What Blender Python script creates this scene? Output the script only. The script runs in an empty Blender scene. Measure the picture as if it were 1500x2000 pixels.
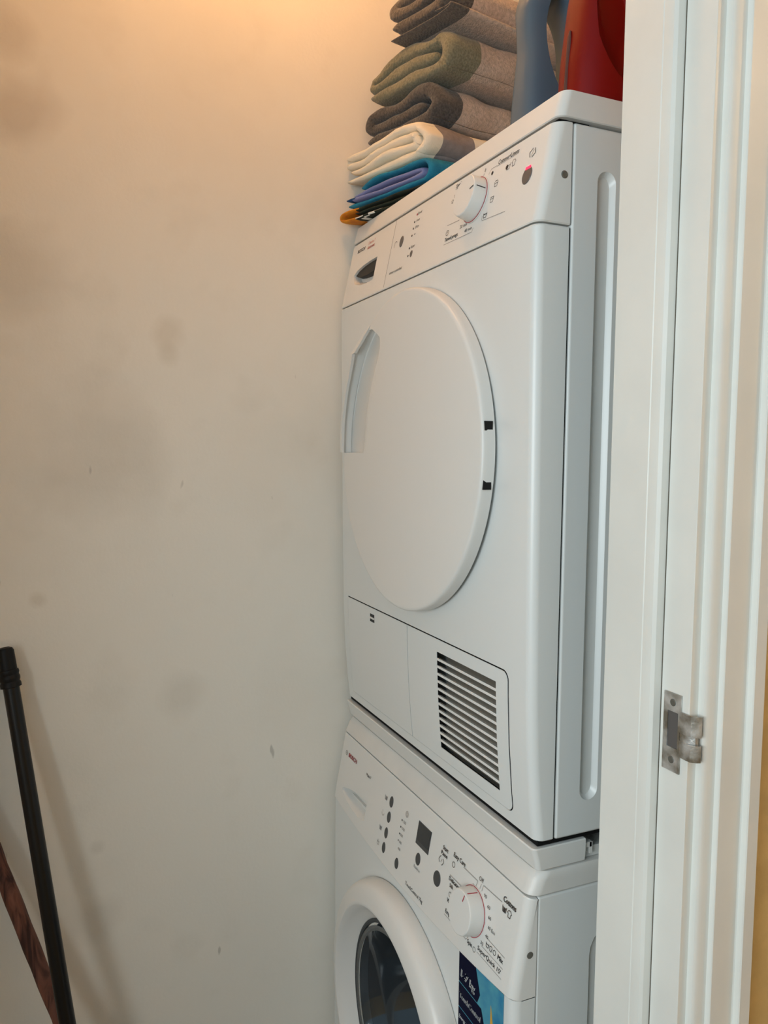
import bpy, bmesh, math, random
from mathutils import Vector, Matrix, noise
S = bpy.context.scene
C = S.collection
PI = math.pi

# ------------------------------------------------------------------ camera
cam = bpy.data.cameras.new('camera'); camo = bpy.data.objects.new('camera', cam); C.objects.link(camo)
F_PX = 1531.77
cam.sensor_fit = 'VERTICAL'; cam.sensor_height = 36.0; cam.lens = F_PX / 2000 * 36.0; cam.clip_start = 0.02
yaw, pit, rol = [math.radians(a) for a in (23.88473, 4.45574, 0.53505)]
fw = Vector((-math.cos(yaw) * math.cos(pit), math.sin(yaw) * math.cos(pit), -math.sin(pit)))
rt = fw.cross(Vector((0, 0, 1))).normalized(); up = rt.cross(fw)
r2 = math.cos(rol) * rt + math.sin(rol) * up; u2 = -math.sin(rol) * rt + math.cos(rol) * up
M = Matrix.Identity(4)
for i in range(3):
    M[i][0] = r2[i]; M[i][1] = u2[i]; M[i][2] = -fw[i]
M.translation = (1.3336, -0.4962, 1.3363)
camo.matrix_world = M
S.camera = camo

# ------------------------------------------------------------------ light
world = bpy.data.worlds.new('World'); S.world = world; world.use_nodes = True
world.node_tree.nodes['Background'].inputs[0].default_value = (0.68, 1.0, 1.22, 1)
WORLD_E = 0.46
world.node_tree.nodes['Background'].inputs[1].default_value = WORLD_E
def area(name, loc, target, sx, sy, power, col):
    l = bpy.data.lights.new(name, 'AREA'); l.shape = 'RECTANGLE'; l.size = sx; l.size_y = sy; l.energy = power; l.color = col
    o = bpy.data.objects.new(name, l); C.objects.link(o); o.location = loc
    o.rotation_euler = (Vector(target) - Vector(loc)).to_track_quat('-Z', 'Y').to_euler(); return o
DAY_POS = (1.55, -1.9, 1.38); DAY_E = 29.0; DAY_COL = (0.90, 0.985, 1.0)
area('hall_window_daylight', DAY_POS, (0.4, -0.05, 1.2), 1.2, 0.8, DAY_E, DAY_COL)
LAMP_POS = (0.27, -0.17, 2.33); LAMP_E = 60.0
S.view_settings.view_transform = 'Standard'; S.view_settings.look = 'None'
S.view_settings.gamma = 1; S.view_settings.use_curve_mapping = False
S.view_settings.exposure = -0.06

# ------------------------------------------------------------------ materials
def lin(c):
    return tuple((v / 255 / 12.92) if v / 255 <= 0.04045 else ((v / 255 + 0.055) / 1.055) ** 2.4 for v in c) + (1,)
def nd(nt, t, **kw):
    n = nt.nodes.new(t)
    for k, v in kw.items(): setattr(n, k, v)
    return n
def mat(name, col, rough=0.5, metal=0.0, bump=0.0, bscale=200, vary=0.0, vscale=6, col2=None, coat=0.0, spec=0.5, emit=None, estr=0, trans=0.0, sheen=0.0):
    m = bpy.data.materials.new(name); m.use_nodes = True; nt = m.node_tree; b = nt.nodes['Principled BSDF']
    b.inputs['Base Color'].default_value = lin(col); b.inputs['Roughness'].default_value = rough; b.inputs['Metallic'].default_value = metal
    b.inputs['Specular IOR Level'].default_value = spec; b.inputs['Coat Weight'].default_value = coat; b.inputs['Transmission Weight'].default_value = trans
    b.inputs['Sheen Weight'].default_value = sheen
    tc = nd(nt, 'ShaderNodeTexCoord')
    if vary or col2:
        n = nd(nt, 'ShaderNodeTexNoise'); n.inputs['Scale'].default_value = vscale; n.inputs['Detail'].default_value = 6
        nt.links.new(tc.outputs['Object'], n.inputs['Vector'])
        r = nd(nt, 'ShaderNodeValToRGB'); c2 = col2 or tuple(v * (1 - vary) for v in col)
        r.color_ramp.elements[0].position = 0.35; r.color_ramp.elements[1].position = 0.65
        r.color_ramp.elements[0].color = lin(c2); r.color_ramp.elements[1].color = lin(col)
        nt.links.new(n.outputs['Fac'], r.inputs['Fac']); nt.links.new(r.outputs['Color'], b.inputs['Base Color'])
    if bump:
        n = nd(nt, 'ShaderNodeTexNoise'); n.inputs['Scale'].default_value = bscale; n.inputs['Detail'].default_value = 3
        nt.links.new(tc.outputs['Object'], n.inputs['Vector'])
        bp = nd(nt, 'ShaderNodeBump'); bp.inputs['Strength'].default_value = bump; bp.inputs['Distance'].default_value = 0.002
        nt.links.new(n.outputs['Fac'], bp.inputs['Height']); nt.links.new(bp.outputs['Normal'], b.inputs['Normal'])
    if emit:
        b.inputs['Emission Color'].default_value = lin(emit); b.inputs['Emission Strength'].default_value = estr
    return m

def wall_mat():
    m = mat('scuffed_wall_paint', (241, 237, 227), 0.75, bump=0.12, bscale=160)
    nt = m.node_tree; b = nt.nodes['Principled BSDF']; tc = nd(nt, 'ShaderNodeTexCoord')
    base = nd(nt, 'ShaderNodeRGB'); base.outputs[0].default_value = lin((241, 237, 227)); cur = base.outputs[0]
    def mix(fac, col):
        nonlocal cur
        mx = nd(nt, 'ShaderNodeMix'); mx.data_type = 'RGBA'
        nt.links.new(fac, mx.inputs['Factor']); nt.links.new(cur, mx.inputs['A']); mx.inputs['B'].default_value = lin(col); cur = mx.outputs['Result']
    def noi(scale, detail=5, sc=None):
        n = nd(nt, 'ShaderNodeTexNoise'); n.inputs['Scale'].default_value = scale; n.inputs['Detail'].default_value = detail
        if sc:
            mp = nd(nt, 'ShaderNodeMapping'); mp.inputs['Scale'].default_value = sc
            nt.links.new(tc.outputs['Object'], mp.inputs['Vector']); nt.links.new(mp.outputs[0], n.inputs['Vector'])
        else: nt.links.new(tc.outputs['Object'], n.inputs['Vector'])
        return n
    def ramp(sock, a, b2, mx):
        r = nd(nt, 'ShaderNodeMapRange'); r.inputs['From Min'].default_value = a; r.inputs['From Max'].default_value = b2
        r.inputs['To Max'].default_value = mx; nt.links.new(sock, r.inputs['Value']); return r.outputs[0]
    mix(ramp(noi(2.6, 6).outputs['Fac'], 0.5, 0.75, 0.16), (186, 174, 154))
    mix(ramp(noi(9, 6).outputs['Fac'], 0.56, 0.8, 0.12), (170, 160, 140))
    n14 = noi(14, 2)
    # scuffs that stand on this wall: (y, z, radius, strength, colour)
    for (sy, sz, rad, st, col) in [(-.295, 1.523, .036, .20, (180, 164, 134)), (-.295, 1.49, .024, .18, (180, 164, 134)), (-.50, 1.84, .07, .28, (160, 140, 118)), (-.52, 1.60, .10, .22, (160, 148, 128)),
                                   (-.50, 1.10, .016, .2, (175, 160, 130)), (-.52, 1.95, .05, .2, (165, 142, 118)), (-.28, .92, .05, .20, (190, 180, 165)), (-.40, 1.33, .13, .16, (160, 150, 135)), (-.42, .55, .05, .12, (150, 142, 130)), (-.42, .68, .015, .14, (150, 142, 130))]:
        n = n14; vm = nd(nt, 'ShaderNodeVectorMath', operation='SCALE'); vm.inputs['Scale'].default_value = rad * 0.9
        nt.links.new(n.outputs['Color'], vm.inputs[0])
        ad = nd(nt, 'ShaderNodeVectorMath', operation='ADD'); nt.links.new(tc.outputs['Object'], ad.inputs[0]); nt.links.new(vm.outputs[0], ad.inputs[1])
        ds = nd(nt, 'ShaderNodeVectorMath', operation='DISTANCE'); nt.links.new(ad.outputs[0], ds.inputs[0]); ds.inputs[1].default_value = (rad * .45, sy + rad * .45, sz + rad * .45)
        r = nd(nt, 'ShaderNodeMapRange'); r.inputs['From Min'].default_value = rad; r.inputs['From Max'].default_value = rad * .35; r.inputs['To Max'].default_value = st
        nt.links.new(ds.outputs['Value'], r.inputs['Value']); mix(r.outputs[0], col)
    # thin dark scratches
    mix(ramp(noi(30, 2, (1, 1.0, 0.35)).outputs['Fac'], 0.745, 0.77, 0.35), (96, 88, 80))
    nt.links.new(cur, b.inputs['Base Color']); return m

MT = {}
MT['wall'] = wall_mat()
MT['plain_wall'] = mat('closet_paint', (222, 217, 206), 0.8, bump=0.1, bscale=150)
MT['ochre'] = mat('ochre_wall_paint', (226, 196, 132), 0.7, bump=0.25, bscale=180, vary=0.06, vscale=30)
MT['ceil'] = mat('ceiling_paint', (236, 232, 224), 0.9)
MT['floor'] = mat('floor_vinyl', (92, 76, 60), 0.5, vary=0.2, vscale=20)
MT['trim'] = mat('gloss_trim_paint', (234, 233, 226), 0.42, bump=0.10, bscale=45, vary=0.03, vscale=8)
MT['enamel'] = mat('white_enamel', (224, 226, 224), 0.33, bump=0.03, bscale=420)
MT['plastic'] = mat('white_plastic', (226, 225, 221), 0.36, bump=0.02, bscale=500)
MT['wcover'] = mat('white_worktop', (222, 220, 215), 0.4, vary=0.03, vscale=14)
MT['gap_shade'] = mat('gap_shade_black', (16, 16, 16), 0.8, spec=0.2)  # near-black fill that paints the shade into the panel gaps
MT['vent_shade'] = mat('vent_shade_grey', (120, 115, 106), 0.8)  # grey that paints the shade behind the vent slots
MT['joint_shade'] = mat('joint_shade_brown', (92, 86, 74), 0.9)  # brown-grey that paints the shade of an open joint
MT['dark'] = mat('cavity_shade_dark', (34, 36, 37), 0.6)  # dark tone painted in for the shade of recesses
MT['black'] = mat('black_plastic', (8, 8, 9), 0.5, spec=0.3)
MT['button'] = mat('grey_button', (92, 88, 86), 0.45)
MT['wbutton'] = mat('dark_grey_button', (66, 67, 68), 0.45)
MT['ink'] = mat('dark_print', (52, 48, 48), 0.6)
MT['greyink'] = mat('grey_print', (134, 130, 128), 0.6)
MT['redink'] = mat('red_print', (168, 30, 50), 0.6)
MT['pinkink'] = mat('faded_red_print', (214, 140, 128), 0.6)
MT['led'] = mat('lit_red_indicator', (230, 30, 60), 0.4, emit=(255, 30, 70), estr=2.5)
MT['screw'] = mat('screw_metal', (120, 120, 114), 0.4, metal=0.6)
MT['chrome'] = mat('scratched_steel', (214, 213, 210), 0.36, metal=0.55, bump=0.4, bscale=160, col2=(132, 124, 110), vscale=55)
MT['display'] = mat('display_screen', (44, 46, 48), 0.2)
MT['displayframe'] = mat('display_frame', (64, 65, 66), 0.4)
MT['drum'] = mat('drum_steel', (92, 98, 104), 0.35, metal=0.9)
MT['gasket'] = mat('grey_rubber_gasket', (62, 66, 68), 0.6)
MT['glass'] = mat('door_glass', (150, 160, 168), 0.04, trans=0.9)
MT['terry_dark'] = mat('dark_grey_terry', (104, 98, 92), 0.95, bump=1.0, bscale=300, col2=(78, 73, 70), vscale=300, sheen=0.3)
MT['terry_char'] = mat('charcoal_terry', (88, 86, 84), 0.95, bump=1.0, bscale=300, col2=(62, 61, 62), vscale=300, sheen=0.3)
MT['terry_sage'] = mat('sage_terry', (136, 134, 112), 0.95, bump=1.0, bscale=300, col2=(112, 110, 90), vscale=300, sheen=0.3)
MT['terry_cream'] = mat('pale_terry', (204, 184, 170), 0.95, bump=0.9, bscale=420, col2=(176, 160, 146), vscale=200, sheen=0.3)
MT['cot_cream'] = mat('cream_cotton', (238, 228, 208), 0.9, bump=0.4, bscale=700)
MT['cot_grey'] = mat('grey_cotton_band', (148, 140, 140), 0.9, bump=0.4, bscale=700, vary=0.08, vscale=120)
MT['turq'] = mat('turquoise_cotton', (28, 132, 168), 0.9, bump=0.4, bscale=600, col2=(20, 112, 150), vscale=60)
MT['lilac'] = mat('lilac_cotton', (132, 140, 190), 0.9, bump=0.4, bscale=600)
MT['navy_cotton'] = mat('deep_blue_cotton', (20, 70, 120), 0.9, bump=0.4, bscale=600)
MT['green_print'] = mat('dark_green_cotton', (30, 44, 32), 0.9, bump=0.4, bscale=600, col2=(14, 18, 16), vscale=40)
MT['gold'] = mat('gold_cotton', (222, 150, 28), 0.9, bump=0.4, bscale=600, col2=(196, 112, 30), vscale=50)
MT['white_print'] = mat('white_cloth_print', (225, 225, 220), 0.9)
MT['blue_jug'] = mat('slate_blue_plastic', (80, 103, 122), 0.38, bump=0.03, bscale=60)
MT['red_jug'] = mat('red_plastic', (118, 0, 0), 0.45, spec=0.3, bump=0.03, bscale=60)
MT['level'] = mat('smoky_level_window', (92, 62, 58), 0.3)
MT['pole'] = mat('black_lacquered_pole', (7, 7, 9), 0.38, spec=0.4)
MT['wood'] = mat('reddish_brown_wood', (120, 70, 54), 0.7)
def wood_streaks():
    nt = MT['wood'].node_tree; b = nt.nodes['Principled BSDF']; tc = nd(nt, 'ShaderNodeTexCoord')
    mp = nd(nt, 'ShaderNodeMapping'); mp.inputs['Scale'].default_value = (60, 60, 7)
    n = nd(nt, 'ShaderNodeTexNoise'); n.inputs['Scale'].default_value = 1.0; n.inputs['Detail'].default_value = 6; n.inputs['Distortion'].default_value = 1.2
    r = nd(nt, 'ShaderNodeValToRGB'); r.color_ramp.elements[0].color = lin((62, 34, 27)); r.color_ramp.elements[1].color = lin((126, 80, 64)); r.color_ramp.elements[0].position = .38; r.color_ramp.elements[1].position = .58
    nt.links.new(tc.outputs['Object'], mp.inputs[0]); nt.links.new(mp.outputs[0], n.inputs['Vector']); nt.links.new(n.outputs['Fac'], r.inputs[0]); nt.links.new(r.outputs[0], b.inputs['Base Color'])
    bp = nd(nt, 'ShaderNodeBump'); bp.inputs['Strength'].default_value = .7; bp.inputs['Distance'].default_value = .003; nt.links.new(n.outputs['Fac'], bp.inputs['Height']); nt.links.new(bp.outputs[0], b.inputs['Normal'])
wood_streaks()
MT['st_navy'] = mat('sticker_navy', (6, 10, 40), 0.7, spec=0.1)
MT['st_blue'] = mat('sticker_blue', (10, 112, 162), 0.45, col2=(84, 160, 176), vscale=25, spec=0.3)
MT['st_pale'] = mat('sticker_pale', (196, 200, 140), 0.3)
MT['st_orange'] = mat('sticker_orange', (214, 160, 50), 0.3)
MT['st_white'] = mat('sticker_white_ink', (220, 224, 228), 0.4)
MT['shade'] = mat('lamp_glass', (255, 240, 220), 0.4, emit=(255, 187, 117), estr=LAMP_E)
MT['added_hall_glow'] = mat('added_hall_glow_glass', (255, 240, 220), 0.4, emit=(255, 206, 150), estr=85)  # glow of the added hallway light
MT['lampbase'] = mat('lamp_base', (220, 218, 212), 0.5)

# ------------------------------------------------------------------ helpers
def finish(o, ang=32, wn=True):
    me = o.data
    for p in me.polygons: p.use_smooth = True
    me.set_sharp_from_angle(angle=math.radians(ang))
    if wn:
        w = o.modifiers.new('wn', 'WEIGHTED_NORMAL'); w.keep_sharp = True; w.weight = 80
def place(o, parent):
    C.objects.link(o)
    if parent is not None:
        o.parent = parent
        if parent.type == 'EMPTY': o.matrix_parent_inverse = Matrix.Translation(parent.location).inverted()
def obj(name, verts, faces, m, parent=None, ang=32, wn=True, mi=None):
    me = bpy.data.meshes.new(name); me.from_pydata([tuple(v) for v in verts], [], faces)
    ms = m if isinstance(m, (list, tuple)) else [m]
    for k in ms: me.materials.append(MT[k])
    if mi is not None: me.polygons.foreach_set('material_index', mi)
    bm = bmesh.new(); bm.from_mesh(me); bmesh.ops.recalc_face_normals(bm, faces=bm.faces); bm.to_mesh(me); bm.free()
    o = bpy.data.objects.new(name, me); place(o, parent); finish(o, ang, wn); return o
def tag(o, label, cat, group=None):
    o['label'] = label; o['category'] = cat
    if group: o['group'] = group
    return o
def thing(name, loc, label, cat, group=None):
    e = bpy.data.objects.new(name, None); e.location = loc; e.empty_display_size = 0.05; C.objects.link(e); return tag(e, label, cat, group)
def struct(o): o['kind'] = 'structure'; return o
def join(parts):
    V = []; Fc = []
    for v, f in parts:
        b = len(V); V += v; Fc += [tuple(i + b for i in q) for q in f]
    return V, Fc
def loft(loops, cap=True):
    n = len(loops[0]); V = [p for l in loops for p in l]; Fc = []
    for i in range(len(loops) - 1):
        for j in range(n):
            k = (j + 1) % n; Fc.append((i * n + j, i * n + k, (i + 1) * n + k, (i + 1) * n + j))
    if cap: Fc.append(tuple(range(n))[::-1]); Fc.append(tuple((len(loops) - 1) * n + j for j in range(n)))
    return V, Fc
def boxm(x0, x1, y0, y1, z0, z1, bev=0.0, seg=2):
    bm = bmesh.new(); bmesh.ops.create_cube(bm, size=1)
    for v in bm.verts: v.co = Vector(((x0 + x1) / 2 + v.co.x * (x1 - x0), (y0 + y1) / 2 + v.co.y * (y1 - y0), (z0 + z1) / 2 + v.co.z * (z1 - z0)))
    if bev: bmesh.ops.bevel(bm, geom=list(bm.edges), offset=bev, segments=seg, affect='EDGES', profile=0.5)
    bm.verts.index_update(); r = ([v.co.copy() for v in bm.verts], [tuple(v.index for v in f.verts) for f in bm.faces]); bm.free(); return r
def box(name, x0, x1, y0, y1, z0, z1, m, parent=None, bev=0.0, seg=2):
    v, f = boxm(x0, x1, y0, y1, z0, z1, bev, seg); return obj(name, v, f, m, parent)
def lathe(prof, n, fn, closed_end=True):
    """prof: list of (r, h); fn(r, h, angle) -> point"""
    V = []; Fc = []
    for (r, h) in prof:
        for j in range(n): V.append(fn(r, h, 2 * PI * j / n))
    for i in range(len(prof) - 1):
        for j in range(n):
            k = (j + 1) % n; Fc.append((i * n + j, i * n + k, (i + 1) * n + k, (i + 1) * n + j))
    if closed_end:
        Fc.append(tuple(range(n))[::-1]); Fc.append(tuple((len(prof) - 1) * n + j for j in range(n)))
    return V, Fc
def boolean(o, v, f, op='DIFFERENCE', m=None):
    me = bpy.data.meshes.new('cut'); me.from_pydata([tuple(q) for q in v], [], f)
    bm = bmesh.new(); bm.from_mesh(me); bmesh.ops.recalc_face_normals(bm, faces=bm.faces); bm.to_mesh(me); bm.free()
    for mm in o.data.materials: me.materials.append(mm)
    c = bpy.data.objects.new('cut', me); C.objects.link(c)
    for md in list(o.modifiers): o.modifiers.remove(md)
    md = o.modifiers.new('b', 'BOOLEAN'); md.object = c; md.operation = op; md.solver = 'EXACT'
    dg = bpy.context.evaluated_depsgraph_get(); dg.update()
    new = bpy.data.meshes.new_from_object(o.evaluated_get(dg)); o.modifiers.remove(md); o.data = new
    bpy.data.objects.remove(c); finish(o)
def rect_loop(x0, x1, yf, yb, r, n=5):
    """plan outline with two rounded front corners (front = small y)"""
    L = [(x1, yb), (x0, yb)]
    for k in range(n + 1):
        a = PI + (PI / 2) * k / n; L.append((x0 + r + r * math.cos(a), yf + r + r * math.sin(a)))
    for k in range(n + 1):
        a = 1.5 * PI + (PI / 2) * k / n; L.append((x1 - r + r * math.cos(a), yf + r + r * math.sin(a)))
    return L
def plan_loft(rows, yb):
    """rows: (z, yfront, x0, x1, r)"""
    return loft([[(x, y, z) for (x, y) in rect_loop(x0, x1, yf, yb, r)] for (z, yf, x0, x1, r) in rows])
def tube(pts, rad, n=14, caps=True):
    loops = []
    for i, p in enumerate(pts):
        p = Vector(p); d = (Vector(pts[min(i + 1, len(pts) - 1)]) - Vector(pts[max(i - 1, 0)])).normalized()
        a = d.orthogonal().normalized() if abs(d.z) < .2 else d.cross(Vector((1, 0, 0))).normalized(); b = d.cross(a)
        r = rad[i] if isinstance(rad, (list, tuple)) else rad
        loops.append([p + r * (math.cos(2 * PI * j / n) * a + math.sin(2 * PI * j / n) * b) for j in range(n)])
    return loft(loops, caps)
def interp(tab, t):
    if t <= tab[0][0]: return tab[0][1]
    for (a, va), (b, vb) in zip(tab, tab[1:]):
        if t <= b: return va + (vb - va) * (t - a) / (b - a)
    return tab[-1][1]

class Plane:
    """a tilted panel face: x across, s up the slope, h out of the face"""
    def __init__(s, y0, z0, y1, z1):
        s.o = Vector((0, y0, z0)); s.d = Vector((0, y1 - y0, z1 - z0)); s.L = s.d.length; s.d.normalize(); s.n = Vector((0, -s.d.z, s.d.y))
    def __call__(s, x, t, h=0.0): return s.o + Vector((x, 0, 0)) + s.d * t + s.n * h

_glyph = {}
def glyphs(txt):
    if txt not in _glyph:
        cu = bpy.data.curves.new('t', 'FONT'); cu.body = txt; cu.size = 1.0; cu.resolution_u = 2
        o = bpy.data.objects.new('t', cu); C.objects.link(o)
        dg = bpy.context.evaluated_depsgraph_get(); dg.update()
        me = bpy.data.meshes.new_from_object(o.evaluated_get(dg))
        _glyph[txt] = ([(v.co.x, v.co.y) for v in me.vertices], [tuple(p.vertices) for p in me.polygons])
        bpy.data.objects.remove(o); bpy.data.curves.remove(cu); bpy.data.meshes.remove(me)
    return _glyph[txt]
class Print:
    def __init__(s, plane, h=0.0003): s.p = plane; s.V = []; s.F = []; s.h = h
    def add(s, pts, faces):
        b = len(s.V); s.V += [s.p(x, t, s.h) for x, t in pts]; s.F += [tuple(i + b for i in f) for f in faces]
    def text(s, txt, x, t, cap, width=None, align='l', bold=0.0, shear=0.0):
        v, f = glyphs(txt); k = cap / 0.70; w = max(q[0] for q in v); kx = (width / w) if width else k
        off = {'l': 0, 'c': -w * kx / 2, 'r': -w * kx}[align]
        for dx in ((0,) if not bold else (-bold, 0, bold)):
            s.add([(x + off + q[0] * kx + q[1] * k * shear + dx, t + q[1] * k) for q in v], f)
    def line(s, pts, w):
        for (a, b) in zip(pts, pts[1:]):
            dx, dy = b[0] - a[0], b[1] - a[1]; l = math.hypot(dx, dy) or 1; nx, ny = -dy / l * w / 2, dx / l * w / 2
            s.add([(a[0] + nx, a[1] + ny), (a[0] - nx, a[1] - ny), (b[0] - nx, b[1] - ny), (b[0] + nx, b[1] + ny)], [(0, 1, 2, 3)])
    def ring(s, x, t, r, w, a0=0, a1=2 * PI, n=20):
        s.line([(x + r * math.cos(a0 + (a1 - a0) * k / n), t + r * math.sin(a0 + (a1 - a0) * k / n)) for k in range(n + 1)], w)
    def disc(s, x, t, rx, ry=None, n=14):
        ry = ry or rx; s.add([(x + rx * math.cos(2 * PI * k / n), t + ry * math.sin(2 * PI * k / n)) for k in range(n)], [tuple(range(n))])
    def poly(s, pts): s.add(pts, [tuple(range(len(pts)))])
    def tub(s, x, t, w, lw=.0006):      # laundry symbol: a small wash tub
        s.line([(x - w / 2, t + w * .4), (x - w * .36, t - w * .4), (x + w * .36, t - w * .4), (x + w / 2, t + w * .4)], lw); s.line([(x - w * .45, t + w * .15), (x + w * .45, t + w * .15)], lw)
    def shirt(s, x, t, w, lw=.0006):
        s.line([(x - w / 2, t + w * .1), (x - w * .2, t + w * .45), (x + w * .2, t + w * .45), (x + w / 2, t + w * .1), (x + w * .28, t), (x + w * .28, t - w * .45), (x - w * .28, t - w * .45), (x - w * .28, t), (x - w / 2, t + w * .1)], lw)
    def build(s, name, m, parent):
        o = obj(name, s.V, s.F, m, parent, wn=False); o['kind'] = 'stuff'; return o
def disc_part(name, pl, x, t, rx, ry, h0, h1, m, parent, n=24, bev=0.0006):
    V, Fc = lathe([(1, h0), (1, h1 - bev), (1 - bev / rx, h1)], n, lambda r, h, a: pl(x + rx * r * math.cos(a), t + ry * r * math.sin(a), h))
    return obj(name, V, Fc, m, parent)
def plate_part(name, pl, x0, x1, s0, s1, h0, h1, m, parent, bev=0.0):
    V, Fc = boxm(x0, x1, s0, s1, h0, h1, bev); return obj(name, [pl(v[0], v[1], v[2]) for v in V], Fc, m, parent)

# ------------------------------------------------------------------ room
XW0, XW1 = 0.681, 0.789            # door wall, closet face and hall face
LJ = -1.00                          # left lining face
JY = 0.062                          # door lining face
CEIL = 2.42
struct(box('floor', -.1, 4.0, -4, 3, -.05, 0, 'floor'))
struct(box('ceiling', -.1, XW1, -1.2, .76, CEIL, CEIL + .05, 'ceil'))
struct(box('wall_left', -.1, 0, -1.2, .76, 0, CEIL, 'wall'))
struct(box('wall_back', 0, XW0, .66, .76, 0, CEIL, 'plain_wall'))
struct(box('wall_front', 0, XW0, -1.2, -1.1, 0, CEIL, 'plain_wall'))
def door_wall():
    V, Fc = join([boxm(XW0, XW1, JY + .022, 2.6, 0, 2.7), boxm(XW0, XW1, -4.0, LJ - .022, 0, 2.7), boxm(XW0, XW1, LJ - .022, JY + .022, 2.05, 2.7)])
    o = obj('wall_right', V, Fc, ['plain_wall', 'ochre'])
    for p in o.data.polygons:
        if p.normal.x > .5: p.material_index = 1
    return struct(o)
door_wall()
V, Fc = join([boxm(2.6, 2.7, -.3, 2.6, 0, 2.7), boxm(2.6, 2.7, -4.0, -.3, 0, 1.0)]); struct(obj('wall_hallway_unseen', V, Fc, 'ochre'))  # unseen opposite wall; low stretch shaped to cut light reaching low down
struct(box('baseboard_left', 0.0, 0.014, -1.1, -.02, 0, .09, 'trim', bev=.003))

def lining(name, face, sgn):
    """door lining with a planted stop; sgn=+1 is the side whose face looks towards -y"""
    y0, y1 = sorted((face, face + sgn * .021))
    o = struct(box(name, XW0 - .001, XW1 + .0005, y0, y1, 0, 2.03, 'trim', bev=.0012))
    # stop: plan profile with a small bead along its hall edge
    f = lambda x, d: (x, face - sgn * d)
    prof = [f(XW0, 0), f(XW0, .011), f(XW0 + .001, .012), f(.7355, .012), f(.7365, .0113), f(.7373, .012), f(.744, .0122), f(.7485, .0112), f(.7515, .0085), f(.7522, .005), f(.7522, 0)]
    V, Fc = loft([[(x, y, z) for x, y in prof] for z in (0.001, 2.018)]); obj('door_stop', V, Fc, 'trim', o, ang=25, wn=False)
    yy = sorted((face - sgn * .0004, face + sgn * .0004)); box('joint_shade_strip', .7522, .7531, yy[0], yy[1], .002, 2.016, 'joint_shade', o)  # dark strip stands for the shade in the open joint at the stop
    return o
trim1 = lining('trim_1', JY, 1)
lining('trim_2', LJ, -1)
struct(box('trim_3', XW0, XW1, LJ - .0005, JY + .0005, 2.03, 2.05, 'trim'))
# moulded casing on the hall side
CP = [(.0725, 0), (.0725, .0075), (.0735, .0085), (.0755, .0095), (.0790, .0102), (.0850, .0106), (.0868, .0108), (.0872, .0158), (.0880, .0165), (.1110, .0172), (.1155, .0168), (.1168, .0175), (.1170, .0235), (.1180, .0245), (.1310, .0245), (.1325, .0235), (.1325, 0)]
def casing(name, fy):
    V, Fc = loft([[(XW1 + h, fy(y), z) for y, h in CP] for z in (0, 2.115)]); return struct(obj(name, V, Fc, 'trim', ang=25, wn=False))
casing('trim_4', lambda y: y); casing('trim_5', lambda y: LJ + JY - y)
V, Fc = loft([[(XW1 + h, y, 2.04 + (q - .0725)) for q, h in CP] for y in (LJ + JY - .1325, .1325)]); struct(obj('trim_6', V, Fc, 'trim', ang=25, wn=False))

# strike plate let into the lining
def strike():
    y = JY - .0004; t = .0016
    outer = [(.7585, 1.029), (.7805, 1.029), (.7805, 1.106), (.7585, 1.106)]
    hole = (.7638, .7775, 1.0525, 1.088)
    parts = [boxm(.7585, hole[0], y - t, y, 1.029, 1.106), boxm(hole[1], .7805, y - t, y, 1.029, 1.106), boxm(hole[0], hole[1], y - t, y, 1.029, hole[2]), boxm(hole[0], hole[1], y - t, y, hole[3], 1.106)]
    V, Fc = join(parts); o = obj('strike_plate', V, Fc, 'chrome', trim1); o['label'] = 'scratched steel strike plate with curled lip on the white door lining'
    box('latch_hole', hole[0], hole[1], y - .0005, y - .0002, hole[2], hole[3], 'button', o)
    for nm, z0, z1 in (('lip', 1.0705, 1.0905), ('lip', 1.0465, 1.0625), ('lip', 1.060, 1.072)):
        prof = [(.7800, y - t), (.7880, y - t - .0008), (.7945, y - t - .0006), (.7985, y + .002), (.8000, y + .006)]
        if z0 == 1.060: prof = [(.7800, y - t), (.7860, y - t), (.7920, y + .0004), (.7955, y + .003), (.7962, y + .006)]
        loops = []
        for z in (z0, z1): loops.append([(x, yy, z) for x, yy in prof] + [(x - .0012, yy + .0014, z) for x, yy in reversed(prof)])
        V, Fc = loft(loops); obj('lip', V, Fc, 'chrome', o, ang=40)
    for z in (1.0405, 1.097):
        V, Fc = lathe([(.0036, 0), (.0036, .0004), (.0026, .0009)], 16, lambda r, h, a: (.7705 + r * math.cos(a), y - t - h, z + r * math.sin(a))); s = obj('screw', V, Fc, 'screw', o)
strike()

# ceiling lamp of the closet (above the frame)
lx, ly, lz = LAMP_POS
lamp = thing('ceiling_lamp', (lx, ly, CEIL), 'small warm globe lamp on the closet ceiling above the appliances', 'lamp')
V, Fc = lathe([(.055, CEIL), (.055, CEIL - .012), (.04, CEIL - .03), (.03, CEIL - .045)], 28, lambda r, h, a: (lx + r * math.cos(a), ly + r * math.sin(a), h)); obj('lamp_base', V, Fc, 'lampbase', lamp)
V, Fc = lathe([(max(.002, .045 * math.sin(t)), lz + .045 * math.cos(t)) for t in [PI * k / 14 for k in range(15)]], 28, lambda r, h, a: (lx + r * math.cos(a), ly + r * math.sin(a), h)); obj('lamp_globe', V, Fc, 'shade', lamp)

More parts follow.
